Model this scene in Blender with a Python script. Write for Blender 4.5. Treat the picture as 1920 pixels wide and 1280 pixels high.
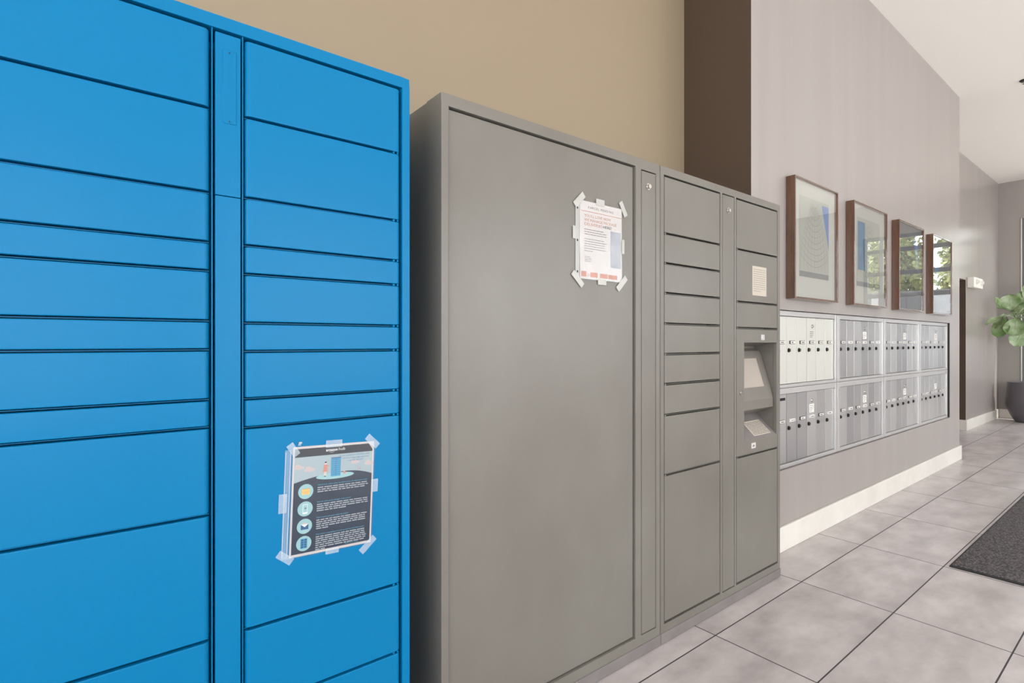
import bpy, bmesh, math, random
from mathutils import Vector, Matrix
random.seed(7)
for o in list(bpy.data.objects):
    bpy.data.objects.remove(o)
SC = bpy.context.scene
COL = SC.collection

# ------------------------------------------------------------------ camera
CAM_H = 1.27
cam_d = bpy.data.cameras.new('camera')
cam_d.sensor_width = 36.0
cam_d.lens = 1003.0 / 1920.0 * 36.0
cam_d.shift_y = 0.0005
cam_d.clip_start = 0.02
cam = bpy.data.objects.new('camera', cam_d)
COL.objects.link(cam)
cam.location = (0, 0, CAM_H)
cam.rotation_euler = (math.radians(90), 0, 0)
# heading: +X (along the lockers) lies 51.6 degrees right of the view axis
cam.rotation_euler[2] = -(math.radians(90) - math.radians(51.59))
SC.camera = cam

# ------------------------------------------------------------------ world, light, exposure
SC.view_settings.view_transform = 'Standard'
SC.view_settings.look = 'None'
SC.view_settings.gamma = 1.0
SC.view_settings.use_curve_mapping = False
SC.view_settings.exposure = 0.42
w = bpy.data.worlds.new('sky')
SC.world = w
w.use_nodes = True
bg = w.node_tree.nodes['Background']
bg.inputs['Color'].default_value = (0.93, 0.97, 1.0, 1)
bg.inputs['Strength'].default_value = 5.0
SC.cycles.use_denoising = True
SC.cycles.max_bounces = 10
SC.cycles.diffuse_bounces = 6
SC.cycles.transparent_max_bounces = 24
SC.cycles.sample_clamp_indirect = 8.0


def area(name, loc, size, power, color, look):
    l = bpy.data.lights.new(name, 'AREA')
    l.shape = 'RECTANGLE'
    l.size, l.size_y = size
    l.energy = power
    l.color = color
    o = bpy.data.objects.new(name, l)
    COL.objects.link(o)
    o.location = loc
    d = Vector(look)
    o.rotation_euler = d.to_track_quat('-Z', 'Y').to_euler()
    return o


FRONT_Y = -4.6
WIN_X = [(-2.6, 0.4), (1.0, 4.0), (4.6, 7.6), (8.2, 11.2)]          # unseen street windows behind the camera; last one added to light the far end


sun = bpy.data.objects.new('sun', bpy.data.lights.new('sun', 'SUN'))
COL.objects.link(sun)
sun.data.energy = 14
sun.data.color = (1.0, 0.95, 0.87)
sun.data.angle = math.radians(1.0)
sun.rotation_euler = Vector((-0.25, 0.72, -1.0)).to_track_quat('-Z', 'Y').to_euler()


def portal(name, loc, size, look):
    """guides the renderer's sky sampling through a window; gives off nothing itself"""
    o = area(name, loc, size, 1.0, (1, 1, 1), look)
    o.data.cycles.is_portal = True


for a_, b_ in WIN_X:
    portal('window_portal', ((a_ + b_) / 2, FRONT_Y + 0.03, 1.85), (b_ - a_, 3.0), (0, 1, 0))
portal('window_portal', (-3.57, -1.45, 1.85), (5.3, 3.0), (1, 0, 0))  # for the added left window
portal('window_portal', (11.97, 0.34, 1.71), (2.69, 3.18), (-1, 0, 0))

# ------------------------------------------------------------------ materials


def lin(c):
    r = []
    for v in c:
        v /= 255.0
        r.append(v / 12.92 if v <= 0.04045 else ((v + 0.055) / 1.055) ** 2.4)
    return (r[0], r[1], r[2], 1)


def mat(name, color, rough=0.5, metal=0.0, spec=0.5, bump=None, vary=None, coat=0.0):
    """bump=(scale, strength, distance)  vary=(scale, second colour, stretch xyz)"""
    m = bpy.data.materials.new(name)
    m.use_nodes = True
    nt = m.node_tree
    p = nt.nodes['Principled BSDF']
    c = color if len(color) == 4 else lin(color)
    p.inputs['Base Color'].default_value = c
    p.inputs['Roughness'].default_value = rough
    p.inputs['Metallic'].default_value = metal
    p.inputs['Specular IOR Level'].default_value = spec
    p.inputs['Coat Weight'].default_value = coat
    if bump or vary:
        tc = nt.nodes.new('ShaderNodeTexCoord')
    if vary:
        mp = nt.nodes.new('ShaderNodeMapping')
        mp.inputs['Scale'].default_value = vary[2]
        nt.links.new(tc.outputs['Object'], mp.inputs['Vector'])
        n = nt.nodes.new('ShaderNodeTexNoise')
        n.inputs['Scale'].default_value = vary[0]
        n.inputs['Detail'].default_value = 5
        n.inputs['Roughness'].default_value = 0.6
        nt.links.new(mp.outputs[0], n.inputs['Vector'])
        rp = nt.nodes.new('ShaderNodeValToRGB')
        rp.color_ramp.elements[0].position = 0.35
        rp.color_ramp.elements[1].position = 0.7
        rp.color_ramp.elements[0].color = c
        rp.color_ramp.elements[1].color = vary[1] if len(vary[1]) == 4 else lin(vary[1])
        nt.links.new(n.outputs['Fac'], rp.inputs['Fac'])
        nt.links.new(rp.outputs['Color'], p.inputs['Base Color'])
    if bump:
        n2 = nt.nodes.new('ShaderNodeTexNoise')
        n2.inputs['Scale'].default_value = bump[0]
        n2.inputs['Detail'].default_value = 3
        nt.links.new(tc.outputs['Object'], n2.inputs['Vector'])
        b = nt.nodes.new('ShaderNodeBump')
        b.inputs['Strength'].default_value = bump[1]
        b.inputs['Distance'].default_value = bump[2]
        nt.links.new(n2.outputs['Fac'], b.inputs['Height'])
        nt.links.new(b.outputs['Normal'], p.inputs['Normal'])
    return m


def glass_mat(name, tint=(1, 1, 1, 1), rough=0.0, wave=None, gloss=1.0, base=0.0):
    """clear sheet: transparent plus fresnel reflection"""
    m = bpy.data.materials.new(name)
    m.use_nodes = True
    nt = m.node_tree
    nt.nodes.clear()
    out = nt.nodes.new('ShaderNodeOutputMaterial')
    mix = nt.nodes.new('ShaderNodeMixShader')
    tr = nt.nodes.new('ShaderNodeBsdfTransparent')
    tr.inputs['Color'].default_value = tint
    gl = nt.nodes.new('ShaderNodeBsdfGlossy')
    gl.inputs['Roughness'].default_value = rough
    gl.inputs['Color'].default_value = (gloss, gloss, gloss, 1)
    lw = nt.nodes.new('ShaderNodeLayerWeight')
    lw.inputs['Blend'].default_value = 0.5
    pw = nt.nodes.new('ShaderNodeMath')
    pw.operation = 'POWER'
    pw.inputs[1].default_value = 3.2
    nt.links.new(lw.outputs['Facing'], pw.inputs[0])
    ad = nt.nodes.new('ShaderNodeMath')
    ad.operation = 'MULTIPLY_ADD'
    ad.use_clamp = True
    ad.inputs[1].default_value = 0.92
    ad.inputs[2].default_value = 0.07 + base
    nt.links.new(pw.outputs[0], ad.inputs[0])
    nt.links.new(ad.outputs[0], mix.inputs[0])
    nt.links.new(tr.outputs[0], mix.inputs[1])
    nt.links.new(gl.outputs[0], mix.inputs[2])
    nt.links.new(mix.outputs[0], out.inputs[0])
    if wave:
        tc = nt.nodes.new('ShaderNodeTexCoord')
        n = nt.nodes.new('ShaderNodeTexNoise')
        n.inputs['Scale'].default_value = wave[0]
        n.inputs['Detail'].default_value = 0
        b = nt.nodes.new('ShaderNodeBump')
        b.inputs['Strength'].default_value = wave[1]
        b.inputs['Distance'].default_value = wave[2]
        nt.links.new(tc.outputs['Object'], n.inputs['Vector'])
        nt.links.new(n.outputs['Fac'], b.inputs['Height'])
        nt.links.new(b.outputs['Normal'], gl.inputs['Normal'])
    return m


def film_mat(name, color, amount, rough=0.25):
    """translucent plastic film: partly white, partly see-through"""
    m = bpy.data.materials.new(name)
    m.use_nodes = True
    p = m.node_tree.nodes['Principled BSDF']
    p.inputs['Base Color'].default_value = lin(color)
    p.inputs['Roughness'].default_value = rough
    p.inputs['Alpha'].default_value = amount
    return m


M = {}
M['blue'] = mat('blue_powder_coat', (0, 109, 158), 0.3, spec=0.16, bump=(700, 0.05, 0.0006))
M['grey'] = mat('grey_powder_coat', (109, 104, 97), 0.33, bump=(420, 0.14, 0.0008),
                vary=(2.2, (118, 114, 107), (1, 1, 0.6)))
M['plinth'] = mat('plinth_steel', (124, 118, 116), 0.35, vary=(6, (112, 105, 103), (1, 1, 1)))
M['dark_gap'] = mat('dark_interior', (20, 20, 20), 0.8)
M['chrome'] = mat('chrome', (215, 212, 206), 0.18, 1.0)
M['dark_metal'] = mat('dark_metal', (60, 58, 56), 0.35, 0.8)
M['alu'] = mat('brushed_aluminium', (214, 213, 211), 0.3, 0.82, bump=(60, 0.04, 0.001))
_nt = M['alu'].node_tree
_oi = _nt.nodes.new('ShaderNodeObjectInfo')
_rp = _nt.nodes.new('ShaderNodeValToRGB')
_rp.color_ramp.elements[0].color = lin((178, 177, 178))
_rp.color_ramp.elements[1].color = lin((208, 207, 206))
_nt.links.new(_oi.outputs['Random'], _rp.inputs['Fac'])
_nt.links.new(_rp.outputs['Color'], _nt.nodes['Principled BSDF'].inputs['Base Color'])
M['alu_pale'] = mat('pale_aluminium', (216, 216, 208), 0.34, 0.45)  # lighter and less metallic than the other mailbox doors
M['alu_frame'] = mat('aluminium_frame', (206, 204, 203), 0.35, 0.7)
M['taupe'] = mat('taupe_satin_paint', (153, 145, 140), 0.3, spec=0.65, vary=(2.0, (159, 152, 148), (2.5, 1, 0.12)),
                 bump=(60, 0.05, 0.001))
M['brown'] = mat('dark_brown_paint', (78, 61, 48), 0.55)
M['beige'] = mat('beige_paint', (146, 130, 107), 0.6, bump=(180, 0.05, 0.001))
M['white'] = mat('white_paint', (232, 228, 220), 0.4)
M['ceiling'] = mat('ceiling_paint', (240, 237, 231), 0.8)
M['base'] = mat('baseboard_paint', (226, 222, 214), 0.35, vary=(3, (214, 208, 200), (1, 1, 1)))
M['walnut'] = mat('walnut', (98, 62, 38), 0.22, vary=(14, (80, 49, 30), (6, 6, 0.5)), coat=1.0)
M['paper'] = mat('paper', (196, 191, 189), 0.7)
M['cream'] = mat('cream_paper', (186, 176, 162), 0.7)
M['mount'] = mat('picture_mount', (168, 168, 160), 0.8)
M['art'] = mat('art_paper', (150, 152, 142), 0.8)
M['art_grey'] = mat('art_grey_ink', (104, 107, 106), 0.8)
M['art_line'] = mat('art_line_ink', (92, 94, 90), 0.8)
M['art_blue'] = mat('art_blue_ink', (84, 112, 158), 0.8)
M['art_teal'] = mat('art_teal_ink', (50, 102, 134), 0.8)
M['mount_dark'] = mat('darkened_mount', (84, 86, 86), 0.8)  # made dark so the reflections in the glass dominate
M['art_dark'] = mat('darkened_art_paper', (70, 74, 76), 0.8)  # darkened with its mount, to let the glass reflections show
M['navy'] = mat('navy_print', (10, 36, 60), 0.5)
M['navy2'] = mat('navy_ink', (8, 26, 44), 0.5)
M['haze'] = mat('pale_sky_print', (156, 172, 178), 0.6)
M['mint'] = mat('pale_mint_print', (146, 186, 190), 0.6)
M['pink'] = mat('pale_pink_print', (188, 174, 172), 0.6)
M['coral'] = mat('coral_print', (196, 128, 112), 0.6)
M['skin'] = mat('light_skin_print', (226, 196, 180), 0.6)
M['mid_blue'] = mat('locker_blue_print', (64, 146, 182), 0.6)
M['deep_blue'] = mat('deep_blue_print', (26, 84, 128), 0.6)
M['yellow'] = mat('parcel_yellow_print', (226, 184, 104), 0.6)
M['ink_white'] = mat('white_ink', (216, 218, 218), 0.6)
M['ink_text'] = mat('body_text_ink', (160, 166, 172), 0.6)
M['ink_cyan'] = mat('cyan_ink', (84, 160, 190), 0.6)
M['ink_teal'] = mat('teal_blue_ink', (64, 116, 158), 0.6)
M['ink_grey'] = mat('grey_ink', (110, 104, 102), 0.6)
M['ink_salmon'] = mat('salmon_ink', (180, 124, 106), 0.6)
M['ink_faint'] = mat('faint_grey_ink', (128, 122, 120), 0.6)
M['ink_black'] = mat('black_ink', (60, 56, 54), 0.6)
M['photo_a'] = mat('photo_print', (168, 170, 178), 0.5, vary=(12, (134, 136, 146), (1, 1, 1)))
M['sleeve'] = glass_mat('clear_sleeve', (0.97, 0.97, 0.97, 1), 0.2, wave=(14, 0.12, 0.004), base=-0.05)
M['strip'] = film_mat('sleeve_binding_strip', (200, 215, 225), 0.16)
M['strip_g'] = film_mat('sleeve_binding_strip_white', (190, 188, 184), 0.7)
M['tape'] = film_mat('clear_tape', (214, 226, 236), 0.24)
M['tape_g'] = film_mat('frosted_tape', (206, 204, 198), 0.6)
M['glass'] = glass_mat('picture_glass', wave=(2.0, 0.04, 0.02))
M['pane'] = glass_mat('window_pane')
M['mullion'] = mat('window_mullion', (112, 112, 114), 0.45, 0.3)
M['pot'] = mat('charcoal_pot', (90, 85, 89), 0.38)
M['soil'] = mat('soil', (60, 48, 38), 0.95, bump=(60, 0.6, 0.01))
M['bark'] = mat('bark', (112, 92, 74), 0.85, bump=(40, 0.5, 0.01))
M['leaf'] = mat('fig_leaf', (104, 136, 74), 0.3, vary=(6, (170, 182, 150), (1, 1, 1)))  # pale second tone puts leaf shine into the colour
M['tree_leaf'] = mat('tree_leaf', (98, 110, 56), 0.7, vary=(0.7, (142, 144, 88), (1, 1, 1)))
M['dark_edge'] = mat('rubber_and_strip', (40, 39, 40), 0.7)
M['screen'] = mat('kiosk_screen', (170, 160, 150), 0.06, 0.0, 0.9)
M['pavement'] = mat('pavement', (196, 190, 180), 0.85)
M['hedge_wall'] = mat('dark_garden_wall', (92, 94, 98), 0.8)
M['lamp_lens'] = mat('lamp_lens', (226, 226, 218), 0.15)
lm = bpy.data.materials.new('lamp_glow')
lm.use_nodes = True
pl_ = lm.node_tree.nodes['Principled BSDF']
pl_.inputs['Emission Color'].default_value = (1, 0.86, 0.66, 1)
pl_.inputs['Emission Strength'].default_value = 6
M['glow'] = lm


def floor_material():
    m = mat('floor_tile', (190, 182, 180), 0.3)
    nt = m.node_tree
    p = nt.nodes['Principled BSDF']
    tc = nt.nodes.new('ShaderNodeTexCoord')
    sep = nt.nodes.new('ShaderNodeSeparateXYZ')
    nt.links.new(tc.outputs['Object'], sep.inputs[0])

    def math_(op, a, b=None):
        n = nt.nodes.new('ShaderNodeMath')
        n.operation = op
        for i, v in enumerate((a, b)):
            if v is None:
                continue
            if isinstance(v, (int, float)):
                n.inputs[i].default_value = v
            else:
                nt.links.new(v, n.inputs[i])
        return n.outputs[0]

    def cell(sock, off, pitch):
        s = math_('DIVIDE', math_('SUBTRACT', sock, off), pitch)
        f = math_('FRACT', s)
        idx = math_('FLOOR', s)
        d = math_('MULTIPLY', math_('MINIMUM', f, math_('SUBTRACT', 1.0, f)), pitch)
        return d, idx
    dx, ix = cell(sep.outputs[0], 2.13 - 0.8325 * 10, 0.8325)
    dy, iy = cell(sep.outputs[1], 1.268 - 0.413 * 30, 0.413)
    d = math_('MINIMUM', dx, dy)
    grout = math_('LESS_THAN', d, 0.0028)
    comb = nt.nodes.new('ShaderNodeCombineXYZ')
    nt.links.new(math_('MULTIPLY', ix, 7.3), comb.inputs[0])
    nt.links.new(math_('MULTIPLY', iy, 3.7), comb.inputs[1])
    add = nt.nodes.new('ShaderNodeVectorMath')
    add.operation = 'ADD'
    nt.links.new(tc.outputs['Object'], add.inputs[0])
    nt.links.new(comb.outputs[0], add.inputs[1])
    mp = nt.nodes.new('ShaderNodeMapping')
    mp.inputs['Scale'].default_value = (1.0, 1.9, 1)
    nt.links.new(add.outputs[0], mp.inputs[0])
    n = nt.nodes.new('ShaderNodeTexNoise')
    n.inputs['Scale'].default_value = 3.2
    n.inputs['Detail'].default_value = 7
    n.inputs['Roughness'].default_value = 0.58
    nt.links.new(mp.outputs[0], n.inputs['Vector'])
    rp = nt.nodes.new('ShaderNodeValToRGB')
    rp.color_ramp.elements[0].position = 0.33
    rp.color_ramp.elements[0].color = lin((164, 156, 155))
    rp.color_ramp.elements[1].position = 0.66
    rp.color_ramp.elements[1].color = lin((199, 191, 190))
    nt.links.new(n.outputs['Fac'], rp.inputs['Fac'])
    mx = nt.nodes.new('ShaderNodeMix')
    mx.data_type = 'RGBA'
    mx.inputs[7].default_value = lin((56, 53, 54))
    nt.links.new(grout, mx.inputs[0])
    nt.links.new(rp.outputs['Color'], mx.inputs[6])
    nt.links.new(mx.outputs[2], p.inputs['Base Color'])
    rr = math_('ADD', math_('MULTIPLY', n.outputs['Fac'], 0.15), 0.24)
    rr = math_('ADD', rr, math_('MULTIPLY', grout, 0.4))
    nt.links.new(rr, p.inputs['Roughness'])
    b = nt.nodes.new('ShaderNodeBump')
    b.inputs['Strength'].default_value = 0.4
    b.inputs['Distance'].default_value = 0.001
    nt.links.new(math_('SUBTRACT', 1.0, grout), b.inputs['Height'])
    nt.links.new(b.outputs[0], p.inputs['Normal'])
    return m


def mat_carpet():
    m = mat('mat_carpet', (84, 81, 82), 0.95)
    nt = m.node_tree
    p = nt.nodes['Principled BSDF']
    tc = nt.nodes.new('ShaderNodeTexCoord')
    v = nt.nodes.new('ShaderNodeTexVoronoi')
    v.inputs['Scale'].default_value = 85
    nt.links.new(tc.outputs['Object'], v.inputs['Vector'])
    rp = nt.nodes.new('ShaderNodeValToRGB')
    rp.color_ramp.elements[0].position = 0.1
    rp.color_ramp.elements[0].color = lin((122, 116, 116))
    rp.color_ramp.elements[1].position = 0.65
    rp.color_ramp.elements[1].color = lin((66, 63, 65))
    nt.links.new(v.outputs['Distance'], rp.inputs['Fac'])
    nt.links.new(rp.outputs['Color'], p.inputs['Base Color'])
    b = nt.nodes.new('ShaderNodeBump')
    b.inputs['Strength'].default_value = 0.8
    b.inputs['Distance'].default_value = 0.006
    b.invert = True
    nt.links.new(v.outputs['Distance'], b.inputs['Height'])
    nt.links.new(b.outputs[0], p.inputs['Normal'])
    return m


M['floor'] = floor_material()
M['carpet'] = mat_carpet()

# ------------------------------------------------------------------ mesh helpers


def box(bm, x0, x1, y0, y1, z0, z1, bev=0.0, seg=2, mi=0):
    vs = [bm.verts.new((x, y, z)) for x in (x0, x1) for y in (y0, y1) for z in (z0, z1)]
    idx = [(0, 1, 3, 2), (4, 6, 7, 5), (0, 4, 5, 1), (2, 3, 7, 6), (0, 2, 6, 4), (1, 5, 7, 3)]
    fs = [bm.faces.new([vs[i] for i in f]) for f in idx]
    for f in fs:
        f.material_index = mi
    if bev > 0:
        es = list({e for f in fs for e in f.edges})
        bmesh.ops.bevel(bm, geom=es, offset=bev, segments=seg, profile=0.5, affect='EDGES')


def cyl(bm, c, r, h, axis='Y', n=20, r2=None):
    """closed cylinder from c along axis by h"""
    r2 = r if r2 is None else r2
    rot = {'Y': Matrix.Rotation(-math.pi / 2, 4, 'X'), 'Z': Matrix.Identity(4), 'X': Matrix.Rotation(math.pi / 2, 4, 'Y')}[axis]
    bmesh.ops.create_cone(bm, cap_ends=True, segments=n, radius1=r, radius2=r2, depth=h,
                          matrix=Matrix.Translation(c) @ rot @ Matrix.Translation((0, 0, h / 2)))


def lathe(bm, prof, c, n=40, ang0=0.0):
    rings = []
    for r, z in prof:
        rings.append([bm.verts.new((c[0] + r * math.cos(2 * math.pi * i / n), c[1] + r * math.sin(2 * math.pi * i / n), c[2] + z)) for i in range(n)])
    for a, b in zip(rings, rings[1:]):
        for i in range(n):
            bm.faces.new([a[i], a[(i + 1) % n], b[(i + 1) % n], b[i]])
    bm.faces.new(rings[0][::-1])
    bm.faces.new(rings[-1])


def tube(bm, pts, r0, r1=None, n=8):
    r1 = r0 if r1 is None else r1
    prev = None
    for k, p in enumerate(pts):
        p = Vector(p)
        t = (Vector(pts[min(k + 1, len(pts) - 1)]) - Vector(pts[max(k - 1, 0)])).normalized()
        a = t.cross(Vector((0.31, 0.95, 0.05))).normalized()
        b = t.cross(a)
        r = r0 + (r1 - r0) * k / max(1, len(pts) - 1)
        ring = [bm.verts.new(p + (a * math.cos(2 * math.pi * i / n) + b * math.sin(2 * math.pi * i / n)) * r) for i in range(n)]
        if prev:
            for i in range(n):
                bm.faces.new([prev[i], prev[(i + 1) % n], ring[(i + 1) % n], ring[i]])
        else:
            bm.faces.new(ring[::-1])
        prev = ring
    bm.faces.new(prev)


def poly(bm, pts, mi=0):
    f = bm.faces.new([bm.verts.new(p) for p in pts])
    f.material_index = mi
    return f


def obj(name, bm, material, parent=None, smooth=True, wn=False, loc=(0, 0, 0)):
    bmesh.ops.recalc_face_normals(bm, faces=bm.faces[:])
    me = bpy.data.meshes.new(name)
    bm.to_mesh(me)
    bm.free()
    mats = material if isinstance(material, (list, tuple)) else [material]
    for m in mats:
        me.materials.append(M[m] if isinstance(m, str) else m)
    o = bpy.data.objects.new(name, me)
    COL.objects.link(o)
    o.location = loc
    if smooth:
        for p in me.polygons:
            p.use_smooth = True
        me.set_sharp_from_angle(angle=math.radians(40))
    if wn:
        md = o.modifiers.new('weighted', 'WEIGHTED_NORMAL')
        md.keep_sharp = True
    if parent is not None:
        o.parent = parent
    return o


def thing(name, label, cat, loc=(0, 0, 0), group=None, rot=(0, 0, 0)):
    o = bpy.data.objects.new(name, None)
    COL.objects.link(o)
    o.location = loc
    o.rotation_euler = rot
    o.empty_display_size = 0.1
    o['label'] = label
    o['category'] = cat
    if group:
        o['group'] = group
    return o


def struct(name, bm, material, parent=None, smooth=False):
    o = obj(name, bm, material, parent, smooth)
    if parent is None:
        o['kind'] = 'structure'
    return o


def B():
    return bmesh.new()


def plate(bm, x0, x1, z0, z1, y0, y1, holes, bev=0.0025):
    """solid sheet in the XZ plane with rectangular openings (x0, x1, z0, z1)"""
    xs = sorted({x0, x1} | {h[0] for h in holes} | {h[1] for h in holes})
    zs = sorted({z0, z1} | {h[2] for h in holes} | {h[3] for h in holes})
    nv = {}

    def v(x, z):
        if (x, z) not in nv:
            nv[(x, z)] = bm.verts.new((x, y0, z))
        return nv[(x, z)]
    fs = []
    for a, b in zip(xs, xs[1:]):
        for c, d in zip(zs, zs[1:]):
            mx, mz = (a + b) / 2, (c + d) / 2
            if any(h[0] < mx < h[1] and h[2] < mz < h[3] for h in holes):
                continue
            fs.append(bm.faces.new([v(a, c), v(b, c), v(b, d), v(a, d)]))
    rim = [e for e in {e for f in fs for e in f.edges} if len(e.link_faces) == 1]
    ex = bmesh.ops.extrude_face_region(bm, geom=fs, use_keep_orig=True)
    for g in ex['geom']:
        if isinstance(g, bmesh.types.BMVert):
            g.co.y = y1
    if bev:
        bmesh.ops.bevel(bm, geom=rim, offset=bev, segments=2, profile=0.5, affect='EDGES')


def text_into(bm, s, x, z, size, y=0.0, align='LEFT', width=None, spacing=1.0, mi=0, bold=0.0):
    """flat lettering in the XZ plane facing -Y"""
    cu = bpy.data.curves.new('lettering', 'FONT')
    cu.body = s
    cu.size = size
    cu.align_x = align
    cu.space_character = spacing
    cu.offset = bold
    cu.resolution_u = 2
    o = bpy.data.objects.new('lettering', cu)
    COL.objects.link(o)
    dg = bpy.context.evaluated_depsgraph_get()
    me = bpy.data.meshes.new_from_object(o.evaluated_get(dg))
    bpy.data.objects.remove(o)
    bpy.data.curves.remove(cu)
    xs = [v.co.x for v in me.vertices]
    if not xs:
        return
    k = 1.0
    if width:
        k = width / (max(xs) - min(xs))
    base = len(bm.verts)
    vs = [bm.verts.new((x + v.co.x * k, y, z + v.co.y)) for v in me.vertices]
    for p in me.polygons:
        try:
            f = bm.faces.new([vs[i] for i in p.vertices])
            f.material_index = mi
        except ValueError:
            pass
    bpy.data.meshes.remove(me)


def words(bm, x0, x1, z, h, y, rng, mi=0):
    """a line of tiny illegible print: one small bar per word"""
    x = x0
    while x < x1 - h:
        wl = min(rng.uniform(1.6, 5.2) * h, x1 - x)
        poly(bm, [(x, y, z), (x + wl, y, z), (x + wl, y, z + h * 0.62), (x, y, z + h * 0.62)], mi)
        x += wl + h * 0.55


# ------------------------------------------------------------------ room shell
X0, X1 = -3.6, 12.0
YB = 1.97            # back wall plane
MY = 1.535           # mailbox wall plane
MX0, MX1 = 2.948, 7.425
CZ = 3.93

bm = B(); box(bm, X0 - .15, X1 + .15, FRONT_Y - .15, 3.4, -0.12, 0.0)
struct('floor', bm, 'floor')
bm = B(); box(bm, X0 - .15, X1 + .15, FRONT_Y - .15, 3.4, CZ, CZ + 0.12)
struct('ceiling', bm, 'ceiling')
bm = B(); box(bm, X0 - .15, X1 * 0 + MX0 + 0.2, YB, YB + 0.15, 0, CZ)
struct('wall_back', bm, 'beige')
bm = B()
LY0, LY1 = -4.1, 1.2
box(bm, X0 - .15, X0, FRONT_Y, LY0, 0, CZ)
box(bm, X0 - .15, X0, LY1, YB, 0, CZ)
box(bm, X0 - .15, X0, LY0, LY1, 0, .35)
box(bm, X0 - .15, X0, LY0, LY1, 3.35, CZ)
struct('wall_left', bm, 'taupe')

# projecting block that carries the mailboxes: recess cut for the mailbox bank
RX0, RX1, RZ0, RZ1 = 3.245, 7.045, 0.482, 1.468
RD = 1.62
bm = B()
box(bm, MX0, RX0, MY, YB + .15, 0, CZ)
box(bm, RX1, MX1, MY, YB + .15, 0, CZ)
box(bm, RX0, RX1, MY, YB + .15, 0, RZ0)
box(bm, RX0, RX1, MY, YB + .15, RZ1, CZ)
box(bm, RX0, RX1, RD, YB + .15, RZ0, RZ1)
bm.normal_update()
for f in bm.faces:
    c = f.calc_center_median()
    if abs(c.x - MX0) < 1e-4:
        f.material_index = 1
struct('wall_center', bm, ['taupe', 'brown'])
# far stretch of the back wall with the doorway
DX0, DX1, DZ = 8.75, 9.87, 2.16
bm = B()
box(bm, MX1, DX0, YB, YB + .15, 0, CZ)
box(bm, DX1, X1 + .15, YB, YB + .15, 0, CZ)
box(bm, DX0, DX1, YB, YB + .15, DZ, CZ)
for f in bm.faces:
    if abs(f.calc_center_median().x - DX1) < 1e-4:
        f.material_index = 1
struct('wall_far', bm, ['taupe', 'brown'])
# door set deep in the opening
bm = B(); box(bm, DX0, DX1, YB + .105, YB + .145, 0.004, DZ, 0.002)
door = struct('door_1', bm, 'brown')
bm = B(); cyl(bm, (DX0 + .1, YB + .105, 1.0), 0.025, -0.05); box(bm, DX0 + .09, DX0 + .22, YB + .045, YB + .06, 0.99, 1.01, 0.004)
obj('door_handle', bm, 'chrome', door)

# end wall with the tall window
WY0, WY1, WZ0, WZ1 = -1.0, 1.685, 0.12, 3.3
bm = B()
box(bm, X1, X1 + .15, FRONT_Y, WY0, 0, CZ)
box(bm, X1, X1 + .15, WY1, YB, 0, CZ)
box(bm, X1, X1 + .15, WY0, WY1, 0, WZ0)
box(bm, X1, X1 + .15, WY0, WY1, WZ1, CZ)
struct('wall_end', bm, 'taupe')


def window(name, axis, plane, a0, a1, z0, z1, mull, trans):
    """frame, mullions and pane in a wall opening; axis = wall normal"""
    def bx(bm, p0, p1, q0, q1, r0, r1):
        if axis == 'X':
            box(bm, p0, p1, q0, q1, r0, r1, 0.003, 1)
        else:
            box(bm, q0, q1, p0, p1, r0, r1, 0.003, 1)
    bm = B()
    t = 0.06
    for q in ((a0, a0 + t), (a1 - t, a1)):
        bx(bm, plane + .02, plane + .1, q[0], q[1], z0, z1)
    for r in ((z0, z0 + t), (z1 - t, z1)):
        bx(bm, plane + .02, plane + .1, a0 + t, a1 - t, r[0], r[1])
    f = struct(name, bm, 'mullion')
    bm = B()
    for a in mull:
        bx(bm, plane + .025, plane + .095, a - .032, a + .032, z0 + t, z1 - t)
    for z in trans:
        bx(bm, plane + .025, plane + .095, a0 + t, a1 - t, z - .038, z + .038)
    obj('window_mullion', bm, 'mullion', f, False)
    bm = B()
    bx(bm, plane + .056, plane + .062, a0 + t, a1 - t, z0 + t, z1 - t)
    obj('window_pane', bm, 'pane', f, False)
    return f


wn_end = window('window_1', 'X', X1, WY0, WY1, WZ0, WZ1, (-0.71, 0.55), (2.16, 2.58, 3.02))
bm = B(); box(bm, X1 - .012, X1, WY1 - .008, WY1 + .004, WZ0, WZ1, 0.002)
obj('window_casing', bm, 'white', wn_end)
# street wall behind the camera
bm = B()
edges = [X0] + [v for ab in WIN_X for v in ab] + [X1]
for i in range(0, len(edges), 2):
    box(bm, edges[i], edges[i + 1], FRONT_Y - .15, FRONT_Y, 0, CZ)
for a_, b_ in WIN_X:
    box(bm, a_, b_, FRONT_Y - .15, FRONT_Y, 0, 0.35)
    box(bm, a_, b_, FRONT_Y - .15, FRONT_Y, 3.35, CZ)
struct('wall_front', bm, 'taupe')
for i, (a_, b_) in enumerate(WIN_X):
    window('window_%d' % (i + 2), 'Y', FRONT_Y - .12, a_, b_, 0.35, 3.35, ((a_ + b_) / 2,), (2.4,))

window('window_6', 'X', X0 - .12, LY0, LY1, .35, 3.35, (-2.33, -.57), (2.4,))  # unseen window, added to light the side of the grey locker
# baseboards


def baseboard(name, segs):
    bm = B()
    for s in segs:
        box(bm, s[0], s[1], s[2], s[3], 0.0, 0.15, 0.004, 2)
    return struct(name, bm, 'base')


baseboard('baseboard_center', [(MX0 + .002, MX1 + .016, MY - .018, MY), (MX1, MX1 + .016, MY, YB)])
baseboard('baseboard_far', [(DX1 - .0, X1, YB - .016, YB), (DX1 - .016, DX1, YB - .016, YB + .10)])
baseboard('baseboard_end', [(X1 - .016, X1, WY1 - 3.2, YB - .016)])

# ------------------------------------------------------------------ blue parcel locker
BY = 1.35
bl = thing('parcel_locker', 'tall bright blue parcel locker with two columns of doors at the left', 'parcel locker',
           (0.245, BY + .3, 0))


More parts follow.
